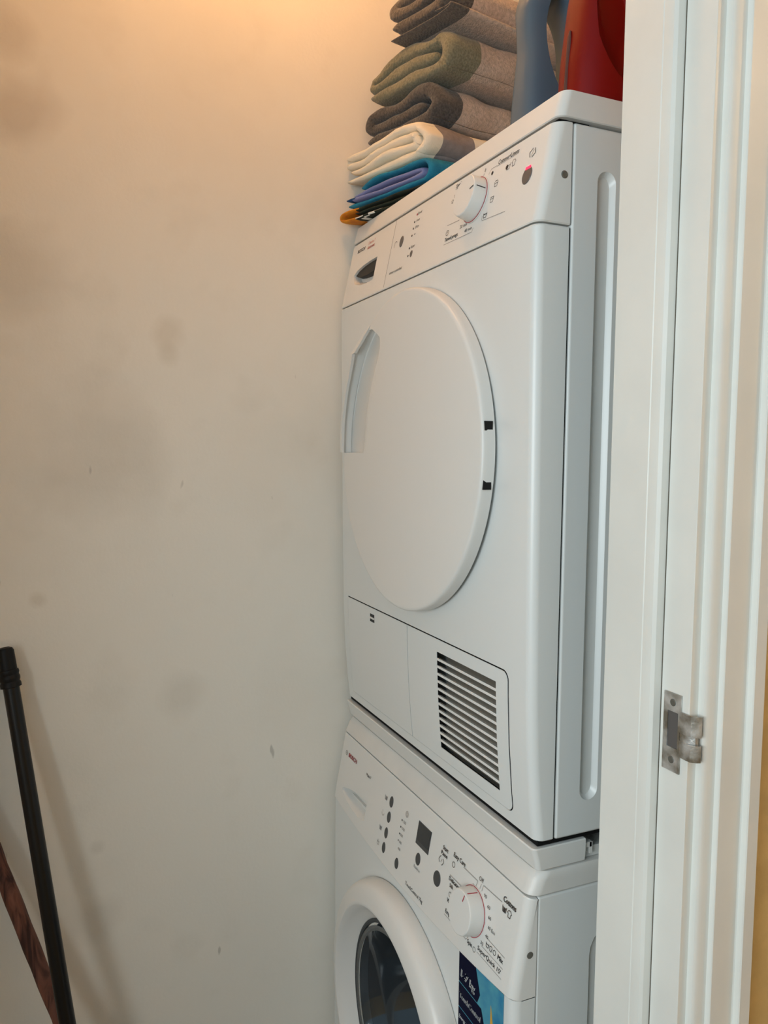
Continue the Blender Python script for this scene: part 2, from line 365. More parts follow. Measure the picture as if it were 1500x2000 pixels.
hl = thing('added_hall_light', (1.9, 1.15, 2.68), 'added unseen warm globe light in the hallway tinting the door casing', 'lamp')  # added light, out of view, warms the casing and the ochre wall
V, Fc = tube([(1.9, 1.15, 2.68), (1.9, 1.15, 2.42)], .006, 10); obj('added_light_cord', V, Fc, 'lampbase', hl)
V, Fc = lathe([(max(.002, .08 * math.sin(t)), 2.345 + .08 * math.cos(t)) for t in [PI * k / 14 for k in range(15)]], 28, lambda r, h, a: (1.9 + r * math.cos(a), 1.15 + r * math.sin(a), h)); obj('lamp_globe', V, Fc, 'added_hall_glow', hl)  # globe of the added hallway light, out of view
struct(box('ceiling_hall', XW1, 2.7, .55, 2.6, 2.68, 2.72, 'ceil'))
# ------------------------------------------------------------------ tumble dryer
XL, XR = .012, .610
ZB, ZF, ZC, ZT = .885, 1.584, 1.6956, 1.727
YG = .0435
dry = thing('tumble_dryer', (.311, .3, ZB), 'white tumble dryer with flat round door stacked above the washing machine', 'tumble dryer')
YFT = [(.885, .0205), (.93, .0150), (.989, .0100), (1.05, .0071), (1.156, .0048), (1.327, .0025), (1.49, .0006), (1.584, 0)]
def yfr(z): return interp(YFT, z)
cab = box('cabinet', XL, XR, YG + .0025, .60, ZB + .001, ZC - .0015, 'enamel', dry, bev=.0035, seg=3)
def stadium(y0, y1, z0, z1, x0, x1, n=10, inset=0):
    r = (y1 - y0) / 2; c = (y0 + y1) / 2; L = []
    for k in range(n + 1): a = PI * k / n; L.append((c + r * math.cos(a), z1 - r + r * math.sin(a)))
    for k in range(n + 1): a = PI + PI * k / n; L.append((c + r * math.cos(a), z0 + r + r * math.sin(a)))
    def ins(d): return [(c + (y - c) * (1 - d / r), (z - (z0 + z1) / 2) * (1 - d / ((z1 - z0) / 2)) + (z0 + z1) / 2) for y, z in L]
    return loft([[(x1, y, z) for y, z in ins(-.0012)], [(XR - .0008, y, z) for y, z in ins(0)], [(x0, y, z) for y, z in ins(.004)]])
box('side_gap_shade', XL + .003, XR - .003, YG - .004, YG + .008, ZB + .004, ZF - .002, 'gap_shade', dry)  # dark strip painting the shade between front panel and cabinet
box('base_gap_shade', XL + .004, XR - .004, .0245, .58, ZB - .0042, ZB + .006, 'gap_shade', dry)  # black sheet that darkens the gap above the stacking frame
v, f = stadium(.0795, .1045, .927, 1.648, XR - .0065, XR + .002); boolean(cab, v, f)
# front panel
zs = [ZB + .0020, ZB + .0035, .91, .93, .96, .989, 1.02, 1.05, 1.1, 1.156, 1.24, 1.327, 1.41, 1.49, 1.55, ZF - .0030, ZF - .0012]
rows = []
for z in zs:
    e = .0015 if z in (zs[0], zs[-1]) else 0
    rows.append((z, yfr(z) + e, XL + e, XR - e, .011))
v, f = plan_loft(rows, YG - .0008); front = obj('front_panel', v, f, 'enamel', dry, ang=30)
# pocket that takes the two lower flaps
FX0, FX1, FZ0, FZ1 = .043, .5655, .9030, 1.0785
def rprism(x0, x1, z0, z1, r, ya, yb, n=6):
    L = [(x0, z0)] + [(x1 - r + r * math.sin(PI / 2 * k / n), z0 + r - r * math.cos(PI / 2 * k / n)) for k in range(n + 1)] + [(x1 - r + r * math.cos(PI / 2 * k / n), z1 - r + r * math.sin(PI / 2 * k / n)) for k in range(n + 1)] + [(x0, z1)]
    return loft([[(x, ya(z) if callable(ya) else ya, z) for x, z in L], [(x, yb(z) if callable(yb) else yb, z) for x, z in L]])
def flap(name, x0, x1, z0, z1, rr, hole=None):
    """thin panel following the curved front; rr = radius of the right-hand corners"""
    zl = sorted(set([z0 + (z1 - z0) * k / 10 for k in range(11)] + [z0 + rr * (1 - math.cos(PI / 2 * k / 5)) for k in range(6)] + [z1 - rr * (1 - math.cos(PI / 2 * k / 5)) for k in range(6)] + ([hole[2], hole[3]] if hole else [])))
    def xr(z):
        d = max(0, rr - (z - z0), rr - (z1 - z)); return x1 - (rr - math.sqrt(max(0, rr * rr - d * d))) if rr else x1
    xs = [x0, (hole[0] if hole else (x0 + x1) / 2), (hole[1] if hole else (x0 + 2 * x1) / 3)]
    bm = bmesh.new(); G = []
    for z in zl: G.append([bm.verts.new((x, yfr(z) - .0004, z)) for x in xs + [xr(z)]])
    for i in range(len(zl) - 1):
        for j in range(3):
            if hole and j == 1 and hole[2] - 1e-6 <= zl[i] < hole[3] - 1e-6: continue
            bm.faces.new((G[i][j], G[i][j + 1], G[i + 1][j + 1], G[i + 1][j]))
    r = bmesh.ops.extrude_face_region(bm, geom=list(bm.faces)); 
    for g in r['geom']:
        if isinstance(g, bmesh.types.BMVert): g.co.y += .0007
    bm.verts.index_update(); bm.faces.index_update()
    V = [q.co.copy() for q in bm.verts]; Fc = [tuple(q.index for q in ff.verts) for ff in bm.faces]; bm.free()
    return obj(name, V, Fc, 'enamel', dry)
v, f = rprism(FX0, FX1, FZ0, FZ1, .012, -.02, .034); boolean(front, v, f)
VENT = (.3835, .5375, .9210, 1.0590)
zl = [FZ0 + .0005 + (FZ1 - FZ0 - .001) * k / 12 for k in range(13)]
v, f = loft([[(FX0 + .0004, yfr(z) + .0009, z), (FX1 - .0012, yfr(z) + .0009, z), (FX1 - .0012, yfr(z) + .0034, z), (FX0 + .0004, yfr(z) + .0034, z)] for z in zl]); liner = obj('flap_gap_shade', v, f, 'gap_shade', dry)  # dark liner makes the slits around the flaps read as shaded
v, f = boxm(.3825, .5385, -.02, .0325, .920, 1.060); boolean(liner, v, f)
fl = flap('service_flap', FX0 + .0016, .2878, FZ0 + .0007, FZ1 - .0018, 0)
fr = flap('vent_flap', .2894, FX1 - .0022, FZ0 + .0007, FZ1 - .0018, .011, VENT)
box('vent_shade_plate', .374, .547, .0285, .0320, .916, 1.064, 'vent_shade', fr)  # grey backing darkens the vent slots in place of shade
fr['label'] = 'flush flap with a louvred air vent'
# latch of the left flap; a dark plate stands for the shade in its opening
box('latch_slot_shade', .146, .163, yfr(1.06) - .0008, yfr(1.06) + .0002, 1.0535, 1.0665, 'dark', fl)
box('latch_tongue', .144, .163, yfr(1.06) - .0016, yfr(1.06) - .0002, 1.0583, 1.0615, 'plastic', fl, bev=.0004)
# louvre slats, one mesh shared
NS = 13; PITCH = (VENT[3] - VENT[2]) / NS
v, f = loft([[(x, -.0002, .0017), (x, -.0005, -.0015), (x, .0004, -.0021), (x, .0040, -.0012), (x, .0040, .0010)] for x in (VENT[0], VENT[1])])
slat0 = None
for k in range(1, NS):
    zc = VENT[2] + PITCH * k
    if slat0 is None: s = slat0 = obj('slat', v, f, 'plastic', fr)
    else: s = slat0.copy(); C.objects.link(s); s.parent = fr
    s.location = (0, yfr(zc), zc)

# control panel of the dryer
DP = Plane(0, ZF, .0232, ZC)
rows = [(ZF + .0008, .0012, XL + .001, XR - .001, .011), (ZF + .0022, .0004, XL, XR, .011)]
for k in range(1, 8):
    t = k / 7; z = ZF + .0022 + (ZC - .0032 - ZF - .0022) * t; rows.append((z, (z - ZF) / (ZC - ZF) * .0232, XL, XR, .011 + .002 * t))
rows.append((ZC - .0020, .0242, XL + .001, XR - .001, .014))
box('cover_gap_shade', XL + .006, XR - .006, .0300, .07, ZC - .006, ZC + .006, 'gap_shade', dry)  # dark strip painting the shade under the top cover
v, f = plan_loft(rows, YG + .0002); cp = obj('control_panel', v, f, 'plastic', dry, ang=30)
# recessed grip of the water drawer
gx0, gx1 = .052, .1470
front_pts = [(gx1, .0275), (gx1, .0660), (.118, .0655), (.088, .0635), (.064, .0595), (gx0, .0530), (gx0 + .003, .044), (.064, .0355), (.090, .0290), (.118, .0275)]
v, f = loft([[DP(x, s, .004) for x, s in front_pts], [DP(x, s, 0) for x, s in front_pts], [DP(.1 + (x - .1) * .98, .056 + (s - .056) * (.62 if s < .05 else .97), -.014) for x, s in front_pts]]); boolean(cp, v, f)
# dark plate standing in for the shade inside the grip recess
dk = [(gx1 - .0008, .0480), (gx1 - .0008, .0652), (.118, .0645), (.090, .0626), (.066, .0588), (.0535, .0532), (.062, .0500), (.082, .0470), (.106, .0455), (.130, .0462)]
v, f = loft([[DP(x, s, -.0035) for x, s in dk], [DP(x, s, -.0135) for x, s in dk]]); obj('grip_shade_plate', v, f, 'dark', cp)
plate_part('drawer_seam', DP, .2008, .2015, .004, .112, -.001, .0002, 'greyink', cp)
# dial
KX, KS = .4565, .0655
def dial(pl, x, s, r, hh, parent, mark, m='plastic', mk='ink'):
    n = 48
    V, Fc = lathe([(r * 1.06, .0002), (r * 1.06, .0014), (r * 1.0, .0022), (r * .985, .006), (r * .965, hh * .7), (r * .95, hh - .0022), (r * .93, hh - .0007), (r * .89, hh)], n, lambda q, h, a: pl(x + q * math.cos(a), s + q * math.sin(a), h))
    k = obj('dial', V, Fc, m, parent, ang=28)
    V, Fc = lathe([(r * 1.02, .0022), (r * 1.045, .0022), (r * 1.045, .0026), (r * 1.02, .0026)], n, lambda q, h, a: pl(x + q * math.cos(a), s + q * math.sin(a), h), False); obj('red_ring', V, Fc, 'redink', k)
    c, sn = math.cos(mark), math.sin(mark); w = .0006
    def P2(q, h, d): return pl(x + q * c - d * sn, s + q * sn + d * c, h)
    for (qa, ha, qb, hb) in ((r * .55, hh + .0002, r * .87, hh + .0002), (r * .958, hh - .003, r * .992, .004)):
        V = [P2(qa, ha, -w), P2(qa, ha, w), P2(qb, hb, w), P2(qb, hb, -w)]; V = V + [p + pl.n * .0003 + Vector((.0003 * c, 0, .0003 * sn)) for p in V]
        obj('pointer_mark', V, [(0, 1, 2, 3), (4, 5, 6, 7), (0, 1, 5, 4), (1, 2, 6, 5), (2, 3, 7, 6), (3, 0, 4, 7)], mk, k)
    return k
dial(DP, .4580, .0665, .0272, .0190, cp, math.radians(14))
# buttons and indicators
disc_part('start_button', DP, .5710, .0620, .0095, .0102, -.001, .0008, 'button', cp)
plate_part('start_indicator', DP, .5665, .5765, .0690, .0722, .0006, .0012, 'led', cp, bev=.0003)
disc_part('option_button', DP, .2380, .0680, .0062, .0088, -.001, .0008, 'button', cp)
disc_part('signal_button', DP, .2840, .0388, .0040, .0052, -.001, .0006, 'button', cp)
for t in (.0885, .0784, .0678, .0491, .0376): disc_part('indicator', DP, .2738, t, .0017, .0017, -.0005, .0004, 'ink', cp, n=10, bev=.0002)
disc_part('indicator', DP, .2780, .0985, .0017, .0017, -.0005, .0004, 'redink', cp, n=10, bev=.0002)
p = Print(DP)
p.text('BOSCH', .0480, .0925, .0060, .0330, bold=.0003)
p.text('Cottons+Linens', .4975, .0985, .0058, .0450, bold=.0001)
p.text('Synthetics', .3920, .1025, .0052, .0300, bold=.0001)
p.text('Timed progs.', .3890, .0300, .0052, .0370, bold=.0002)
p.text('0', .4655, .1000, .0045)
p.text('20 min', .4270, .0380, .0048, .0185); p.text('40 min', .4425, .0290, .0048, .0185)
p.line([(.5735 - .004, .083), (.5735 - .006, .089), (.5735, .0925)], .0010); p.line([(.5735 + .004, .0915), (.5735 + .006, .0855), (.5735, .082)], .0010); p.line([(.5720, .084), (.5755, .0905)], .0006)
p.tub(.5240, .0880, .0085); p.shirt(.5350, .0890, .0085); p.disc(.5210, .0880, .0028)
p.disc(.4870, .0920, .0024)
p.tub(.5020, .0740, .0075); p.line([(.499, .078), (.505, .078)], .0008); p.tub(.4990, .0555, .0075); p.line([(.4955, .0590), (.5025, .0590)], .0008); p.tub(.4895, .0390, .0075, .0008); p.line([(.4855, .0405), (.4935, .0405)], .0008)
p.ring(.3930, .0415, .0035, .0007); p.line([(.393, .0415), (.393, .0442)], .0006); p.line([(.393, .0415), (.3952, .0415)], .0006)
p.tub(.3960, .0910, .0060); p.shirt(.3900, .0850, .0050)
p.text('sensor controlled', .2140, .0215, .0046, .0450)
p.ring(.2170, .0690, .0042, .0008, .3, 3.4, 10); p.line([(.2130, .0690), (.2125, .0640)], .0008)
for t, wd, tx in ((.0985, .016, 'End'), (.0880, .013, 'Iron'), (.0778, .015, 'Dry'), (.0672, .007, '+')): p.text(tx, .2800, t - .0010, .0040, wd * .8)
p.text('Buzzer', .2785, .0478, .0042, .0130)
p.build('dark_lettering', 'ink', cp)
p = Print(DP)
p.line([(.4780, .0930), (.4830, .0985), (.4960, .0985)], .0006); p.line([(.4960, .0975), (.5420, .0975)], .0004)
p.line([(.4840, .0335), (.5370, .0305)], .0006); p.line([(.4830, .0400), (.4830, .0345)], .0006); p.line([(.3890, .0525), (.4210, .0515)], .0006)
p.line([(.3890, .0262), (.4630, .0250), (.4650, .0300)], .0006); p.line([(.3920, .1005), (.4200, .1000)], .0005); p.line([(.4660, .0985), (.4650, .0960)], .0006)
p.build('grey_line_print', 'greyink', cp)
p = Print(DP); p.text('Classixx 7', .0930, .0975, .0052, .0300); p.text('electronic', .0930, .0895, .0055, .0310, bold=.0003); p.build('red_lettering', 'pinkink', cp)
# side screw of the panel
V, Fc = lathe([(.0042, 0), (.0042, .0006), (.0030, .0011), (.0012, .0007)], 18, lambda r, h, a: (XR + h - .0002, .0345 + r * math.cos(a), 1.637 + r * math.sin(a))); obj('screw', V, Fc, 'screw', dry)
# top cover
rows = [(ZC + .0014, .0250, XL - .001, XR + .001, .011), (ZC + .0024, .0238, XL - .0025, XR + .0022, .011), (ZC + .016, .0270, XL - .0025, XR + .0022, .011), (ZT - .004, .0303, XL - .0025, XR + .0022, .011), (ZT - .0012, .0310, XL - .002, XR + .0016, .011), (ZT, .0330, XL + .001, XR - .0006, .011)]
v, f = plan_loft(rows, .604); obj('top_cover', v, f, 'plastic', dry, ang=30)
for x in (.06, .56):
    for y in (.07, .55):
        V, Fc = lathe([(.018, .8797), (.018, .8812)], 16, lambda r, h, a: (x + r * math.cos(a), y + r * math.sin(a), h)); obj('foot', V, Fc, 'black', dry)
# door
DCX, DCZ, DR, DT = .311, 1.3355, .2285, .0195
def ydoor(r): return -DT - .0010 * (1 - (r / DR) ** 2)
prof = [(DR - .010, .0020), (DR - .010, -.0016), (DR, -.0020), (DR, -.0120), (DR - .0004, -.0158), (DR - .0014, -.0178), (DR - .0030, -.0190), (DR - .0060, -DT)] + [(r, ydoor(r)) for r in (.18, .12, .06, .01)]
v, f = lathe(prof, 128, lambda r, h, a: (DCX + r * math.cos(a), h, DCZ + r * math.sin(a))); door = obj('door', v, f, 'plastic', dry, ang=35)
v, f = lathe([(DR - .0085, .0022), (DR - .0085, -.0010), (DR - .0095, -.0020)], 96, lambda r, h, a: (DCX + r * math.cos(a), h, DCZ + r * math.sin(a))); obj('door_gap_shade', v, f, 'gap_shade', door)  # dark ring stands for the shade between door and front
# scooped grip: deep along the rim, running out to the right
ZG0, ZG1 = 1.3330, 1.5230
def rimx(z, r): return DCX - math.sqrt(max(1e-6, r * r - (z - DCZ) ** 2))
zz = [ZG0 + (ZG1 - ZG0) * k / 12 for k in range(13)]
def gr(z):
    t = (z - ZG0) / (ZG1 - ZG0); return interp([(0, .178), (.35, .190), (.6, .212), (.78, .236), (.88, .243), (.95, .232), (1, .206)], t)
def gl(z): return rimx(z, DR - .0035)
ln = []
for z in zz:
    l, r = gl(z), max(gr(z), gl(z) + .012); ln.append([(l, -.03, z), (r, -.03, z), (r, -DT - .0015, z), (l + (r - l) * .93, -.0180, z), (l + (r - l) * .82, -.0145, z), (l + (r - l) * .66, -.0112, z), (l + (r - l) * .40, -.0078, z), (l + .0015, -.0042, z), (l - .0012, -.0055, z)])
v, f = loft(ln); boolean(door, v, f)
# raised lip along the rim beside the scoop
zz = [ZG0 + .0002] + [ZG0 + (1.490 - ZG0) * k / 10 for k in range(1, 11)] + [1.4905, 1.498, 1.506, 1.514, 1.522, 1.5295]
ln = []
for z in zz:
    hgt = interp([(1.333, .0060), (1.470, .0085), (1.490, .0120), (1.5295, .0003)], z); a0 = rimx(z, DR - .0005)
    a1 = a0 + interp([(1.333, .009), (1.490, .010), (1.4906, .017), (1.506, .017), (1.5295, .008)], z)
    ln.append([(a0, -.010, z), (a0 + .0005, -DT + .001 - hgt * .6, z), (a0 + .0015, -DT - hgt, z), (a1, -DT - hgt, z), (a1, -DT - hgt + .0045, z), (a0 + .0032, -DT - hgt + .0055, z), (a0 + .0032, -.0062, z)])
v, f = loft(ln); obj('grip_lip', v, f, 'plastic', door)
for z in (1.3668, 1.2972):
    x = DCX + math.sqrt(DR ** 2 - (z - DCZ) ** 2)
    box('hinge_slot', x - .006, x + .0005, -.0160, -.0050, z - .0056, z + .0056, 'black', door)
# ------------------------------------------------------------------ stacking frame
stk = thing('stacking_frame', (.311, .1, .851), 'white plastic stacking frame between dryer and washing machine', 'stacking frame')
def frame_bar():
    rows = [(.8516, .0245, XL + .001, XR - .002, .006), (.8530, .0232, XL, XR - .001, .006), (.866, .0200, XL, XR, .006), (.8782, .0160, XL, XR, .006), (.8796, .0172, XL + .001, XR - .001, .006)]
    loops = []
    for (z, yf, x0, x1, r) in rows:
        o = rect_loop(x0, x1, yf, .0905, r); inn = rect_loop(x0 + .03, x1 - .03, yf + .045, .0905, .004)
        # U-shaped plan: outer outline then back along the inner one
        loops.append([(x, y, z) for x, y in o[2:]] + [(x1, .0905, z), (x1 - .03, .0905, z)] + [(x, y, z) for x, y in reversed(inn[2:])] + [(x0 + .03, .0905, z), (x0, .0905, z)])
    return loft(loops)
v, f = frame_bar(); obj('front_bar', v, f, 'plastic', stk, ang=30)
for x0 in (.020, .572): box('side_rail', x0, x0 + .030, .0907, .56, .8508, .8640, 'enamel', stk, bev=.001)
v, f = join([boxm(.590, .607, .0915, .1020, .8660, .8720), boxm(.590, .607, .0990, .1030, .8580, .8718)]); obj('clip', v, f, 'plastic', stk)

# ------------------------------------------------------------------ washing machine
wm = thing('washing_machine', (.311, .3, 0), 'white washing machine with porthole door standing under the tumble dryer', 'washing machine')
WYF = -.0075; WZF, WZC, WZT = .7035, .822, .8505
WP = Plane(-.0085, WZF, .012, WZC)
wcab = box('cabinet', XL, XR, .0250, .59, .02, WZC - .0012, 'enamel', wm, bev=.003, seg=3)
v, f = stadium(.1010, .1700, .12, .765, XR - .004, XR + .002); boolean(wcab, v, f)
WDX, WDZ = .311, .452
v, f = lathe([(.152, -.03), (.152, .30)], 64, lambda r, h, a: (WDX + r * math.cos(a), h, WDZ + r * math.sin(a))); boolean(wcab, v, f)
rows = [(.03, WYF + .001, XL, XR, .012), (.05, WYF, XL, XR, .012), (.4, WYF, XL, XR, .012), (.66, WYF, XL, XR, .012), (WZF - .0030, WYF + .0004, XL, XR, .012)]
v, f = plan_loft(rows, .0235); wfr = obj('front_panel', v, f, 'enamel', wm)
v, f = lathe([(.165, -.03), (.165, .05)], 64, lambda r, h, a: (WDX + r * math.cos(a), h, WDZ + r * math.sin(a))); boolean(wfr, v, f)
# control panel: its lower edge dips in the middle
def sbot(x): return -.017 * max(0, 1 - ((x - .311) / .296) ** 2) - .001
def wpanel():
    NX = 40; xs = [XL + .012 * (1 - math.cos(PI / 2 * k / 6)) for k in range(7)] ; xs = xs + [XL + .012 + (XR - XL - .024) * k / NX for k in range(1, NX)] + [XR - .012 * (1 - math.cos(PI / 2 * k / 6)) for k in range(6, -1, -1)]
    loops = []
    for x in xs:
        d = max(0, .012 - (x - XL), .012 - (XR - x)); inset = .012 - math.sqrt(max(0, .012 ** 2 - d * d))
        b = sbot(x); fr_ = [(b - .0005, -inset - .0022), (b + .0002, -inset - .0003), (b + .0015, .0006 - inset), (.02, .0008 - inset), (.05, .0004 - inset), (.09, -inset), (WP.L - .003, -inset), (WP.L - .0012, -inset - .0012)]
        pts = [WP(x, s, h) for s, h in fr_]; zt = pts[-1].z; zb = pts[0].z
        loops.append(pts + [Vector((x, .0240, zt)), Vector((x, .0240, zb))])
    return loft(loops)
v, f = wpanel(); wcp = obj('control_panel', v, f, 'plastic', wm, ang=30)
box('panel_carrier', XL + .004, XR - .0006, .0075, .0240, .690, .725, 'plastic', wm)
# detergent drawer grip: open scoop
gp = [(.158, .0120), (.1565, .0455), (.120, .0425), (.085, .0375), (.060, .0310), (.050, .0260), (.056, .0200), (.075, .0130), (.105, .0085), (.135, .0080)]
v, f = loft([[WP(x, s, .004) for x, s in gp], [WP(x, s, .0003) for x, s in gp], [WP(.110 + (x - .110) * .88, .034 + (s - .034) * (.45 if s < .03 else .85), -.0170) for x, s in gp]]); boolean(wcp, v, f)
# cover
rows = [(WZC + .0008, .0130, XL - .0005, XR + .0005, .016), (WZC + .0020, .0118, XL - .0015, XR + .0012, .016), (WZC + .018, .0185, XL - .0015, XR + .0012, .017), (WZT - .004, .0228, XL - .001, XR + .0008, .018), (WZT - .0010, .0252, XL + .001, XR - .001, .018), (WZT, .0290, XL + .004, XR - .004, .018)]
v, f = plan_loft(rows, .595); obj('top_cover', v, f, 'wcover', wm, ang=30)
# buttons, display, dial
for s in (.0805, .0560, .0307, .0073): disc_part('option_button', WP, .2420, s, .0060, .0088, -.001, .0012, 'wbutton', wcp)
disc_part('option_button', WP, .2910, .0058, .0064, .0086, -.001, .0012, 'wbutton', wcp)
disc_part('timer_button', WP, .3512, .0416, .0072, .0090, -.001, .0012, 'wbutton', wcp)
disc_part('start_button', WP, .4100, .0428, .0100, .0106, -.001, .0012, 'wbutton', wcp)
for k in range(5): disc_part('indicator', WP, .2853 - .0004 * k, .0704 - .0106 * k, .0016, .0016, -.0005, .0006, 'ink', wcp, n=10, bev=.0002)
dsp = plate_part('display', WP, .3365, .3765, .0595, .0925, -.001, .0010, 'displayframe', wcp, bev=.0004)
plate_part('screen', WP, .3385, .3745, .0660, .0910, .0004, .0013, 'display', dsp)
dial(WP, .5060, .0500, .0292, .0215, wcp, math.radians(74), mk='redink')
p = Print(WP, .0011)
p.ring(.0440, .0885, .0038, .0007); p.text('H', .0440, .0868, .0036, align='c')
p.text('Maxx 7', .1380, .0830, .0048, .0190, bold=.0001)
p.text('Start', .4130, .0865, .0056, .0145, bold=.0002); p.text('Pause', .4100, .0785, .0056, .0175, bold=.0002)
p.line([(.4095, .0660), (.4070, .0700), (.4095, .0745), (.4120, .0760)], .0009); p.line([(.4180, .0745), (.4205, .0705), (.4180, .0660), (.4150, .0645)], .0009); p.line([(.413, .068), (.4155, .0730)], .0006)
p.text('Easy Care', .4420, .0900, .0060, .0310, bold=.0002); p.ring(.4455, .0800, .0036, .0007, n=8)
p.text('Off', .5080, .0915, .0054, .0105)
p.text('Cottons', .5640, .0945, .0066, .0270, bold=.0003); p.tub(.5690, .0865, .0085, .0009); p.disc(.5690, .0855, .0024); p.shirt(.5800, .0860, .0090, .0008)
for tx, x, s in (('60', .4770, .0605), ('40', .4850, .0705), ('30', .4960, .0785), ('90', .5240, .0800), ('60', .5345, .0715), ('60', .5400, .0610), ('60 Eco', .5430, .0500), ('40', .5405, .0380), ('30', .5330, .0255)):
    p.text(tx, x, s - .0018, .0042, .0065 if len(tx) < 3 else .0160)
p.text('Delicates', .4400, .0570, .0054, .0270, bold=.0002); p.text('Silk', .4440, .0495, .0050, .0100, bold=.0001); p.ring(.4620, .0500, .0032, .0007); p.ring(.4490, .0410, .0030, .0007)
p.text('Wool', .4440, .0290, .0056, .0145, bold=.0002); p.shirt(.4640, .0310, .0075, .0008); p.text('Empty', .4440, .0145, .0056, .0190, bold=.0002); p.tub(.4690, .0165, .0065, .0008)
p.text('Spin', .5050, .0085, .0054, .0120, bold=.0002); p.ring(.5225, .0095, .0030, .0006)
p.tub(.5480, .0300, .0065, .0009); p.shirt(.5560, .0300, .0065, .0008); p.ring(.5640, .0300, .0028, .0007); p.text('Mix', .5710, .0275, .0056, .0120, bold=.0003)
p.text("SuperQuick 15'", .5290, .0140, .0054, .0530, bold=.0002)
p.text('TouchControl 7kg', .3270, -.0075, .0050, .0560, bold=.0001)
p.build('dark_lettering', 'ink', wcp)
p = Print(WP, .0011)
p.text('BOSCH', .0540, .0850, .0072, .0370, bold=.0005); p.build('red_lettering', 'redink', wcp)
p = Print(WP, .0011)
p.line([(.4700, .0885), (.5060, .0885), (.5040, .0800)], .0006); p.line([(.5150, .0895), (.5130, .0820)], .0005); p.line([(.5180, .0815), (.5200, .0900), (.5620, .0915)], .0006)
p.line([(.4410, .0640), (.4700, .0640), (.4740, .0600)], .0006); p.line([(.4430, .0115), (.5020, .0105), (.5060, .0170)], .0006); p.line([(.4640, .0240), (.4760, .0240)], .0005)
p.line([(.5450, .0370), (.5850, .0360)], .0005); p.line([(.5360, .0225), (.5850, .0225)], .0005); p.line([(.5290, .0105), (.5850, .0105)], .0004)
for k in range(5): p.text(('1200', '1000', '800', '600', '400')[k], .2890 - .0004 * k, .0688 - .0106 * k, .0042, .0105 if k < 2 else .0085)
p.ring(.2985, .0850, .0042, .0007); p.ring(.2985, .0850, .0022, .0006)
p.tub(.2230, .0800, .0085, .0008); p.disc(.2230, .0785, .0022); p.ring(.2210, .0545, .0042, .0008, PI, 2 * PI, 8); p.line([(.2185, .0590), (.2200, .0560)], .0007); p.tub(.2210, .0305, .0085, .0009); p.disc(.2210, .0300, .0024); p.tub(.2205, .0060, .0080, .0007); p.line([(.2205, .006), (.2205, .0115)], .0007)
p.text('Ready in', .3430, .0265, .0044, .0190); p.build('grey_lettering', 'greyink', wcp)
V, Fc = lathe([(.0042, 0), (.0042, .0004), (.0034, .0008)], 18, lambda r, h, a: (XR + h - .0002, .0150 + r * math.cos(a), .7535 + r * math.sin(a))); obj('screw_plug', V, Fc, 'screw', wm)
# sticker under the panel
SY = WYF - .0006
class Flat:
    def __call__(s, x, t, h=0.0): return Vector((x, SY - h, t))
FP = Flat()
def ztop(x): return WP(x, sbot(x)).z - .0012
st = None
def sheet(name, pts, m, h, parent):
    V, Fc = loft([[FP(x, z, h) for x, z in pts], [FP(x, z, h - .0003) for x, z in pts]]); return obj(name, V, Fc, m, parent, wn=False)
X0, X1, ZS = .4870, .5920, .545
st = sheet('sticker', [(X0, ZS), (X1, ZS)] + [(X1 - (X1 - X0) * k / 12, ztop(X1 - (X1 - X0) * k / 12)) for k in range(13)], 'st_blue', 0, wm)
st['label'] = 'blue promotional sticker with navy text flags'
sheet('navy_flag', [(X0, .650), (.533, .650), (.5395, .664), (.5285, ztop(.5285) - .0002), (.510, ztop(.510) - .0002), (X0, ztop(X0) - .0002)], 'st_navy', .0003, st)
sheet('navy_flag', [(X0, .616), (.5400, .616), (.5500, .632), (.5430, .6485), (X0, .6485)], 'st_navy', .0003, st)
sheet('navy_flag', [(X0, .588), (.536, .588), (.546, .603), (.540, .6145), (X0, .6145)], 'st_navy', .0003, st)
sheet('pale_field', [(X0, ZS + .001), (.530, ZS + .001), (.520, .560), (.503, .580), (X0, .5872)], 'st_pale', .0003, st)
sheet('orange_sweep', [(.5620, .560), (.5790, .560), (.5770, .610), (.5690, .650), (.5650, .668), (.5640, .640)], 'st_orange', .0003, st)
p = Print(FP, .0005); p.text('1-7 kg', .4895, .6585, .0110, .0370, bold=.0008, shear=.15); p.text('TouchControl', .4890, .6290, .0080, .0520, bold=.0004, shear=.15); p.text('Energy consumption', .4890, .6010, .0056, .0480, shear=.15); p.build('white_lettering', 'st_white', st)
# porthole door
wdoor = None
fn = lambda r, h, a: (WDX + r * math.cos(a), h, WDZ + r * math.sin(a))
prof = [(.212, -.0080), (.2180, -.0084), (.2195, -.0110), (.2195, -.0185), (.2190, -.0260), (.2165, -.0330), (.2125, -.0375), (.2075, -.0402), (.2000, -.0425), (.1900, -.0448), (.1866, -.0452), (.1848, -.0445), (.1780, -.0360), (.1670, -.0235), (.1610, -.0195), (.1590, -.0165), (.1595, -.0080)]
v, f = lathe(prof + [prof[0]], 128, fn, False); wdoor = obj('door_ring', v, f, 'plastic', wm, ang=40, wn=False)
v, f = lathe([(.1600, -.0185), (.1565, -.0200), (.1535, -.0188), (.1530, -.0120), (.1585, -.0120)], 96, fn, False); obj('inner_seal', v, f, 'gasket', wdoor)
prof = [(.1542, -.0160), (.1460, -.0150), (.1380, -.0060), (.1300, .0250), (.1180, .0700), (.1050, .0880), (.06, .0950), (.004, .0970)]
v, f = lathe(prof + [(r - .004 if r > .01 else r, h + (-.0045)) for r, h in reversed(prof)], 72, fn, False); obj('glass_bowl', v, f, 'glass', wdoor, wn=False)
v, f = lathe([(.1505, .0010), (.1505, .2950), (.1400, .3000), (.004, .3000)], 72, fn, False); obj('drum', v, f, 'drum', wm, wn=False)
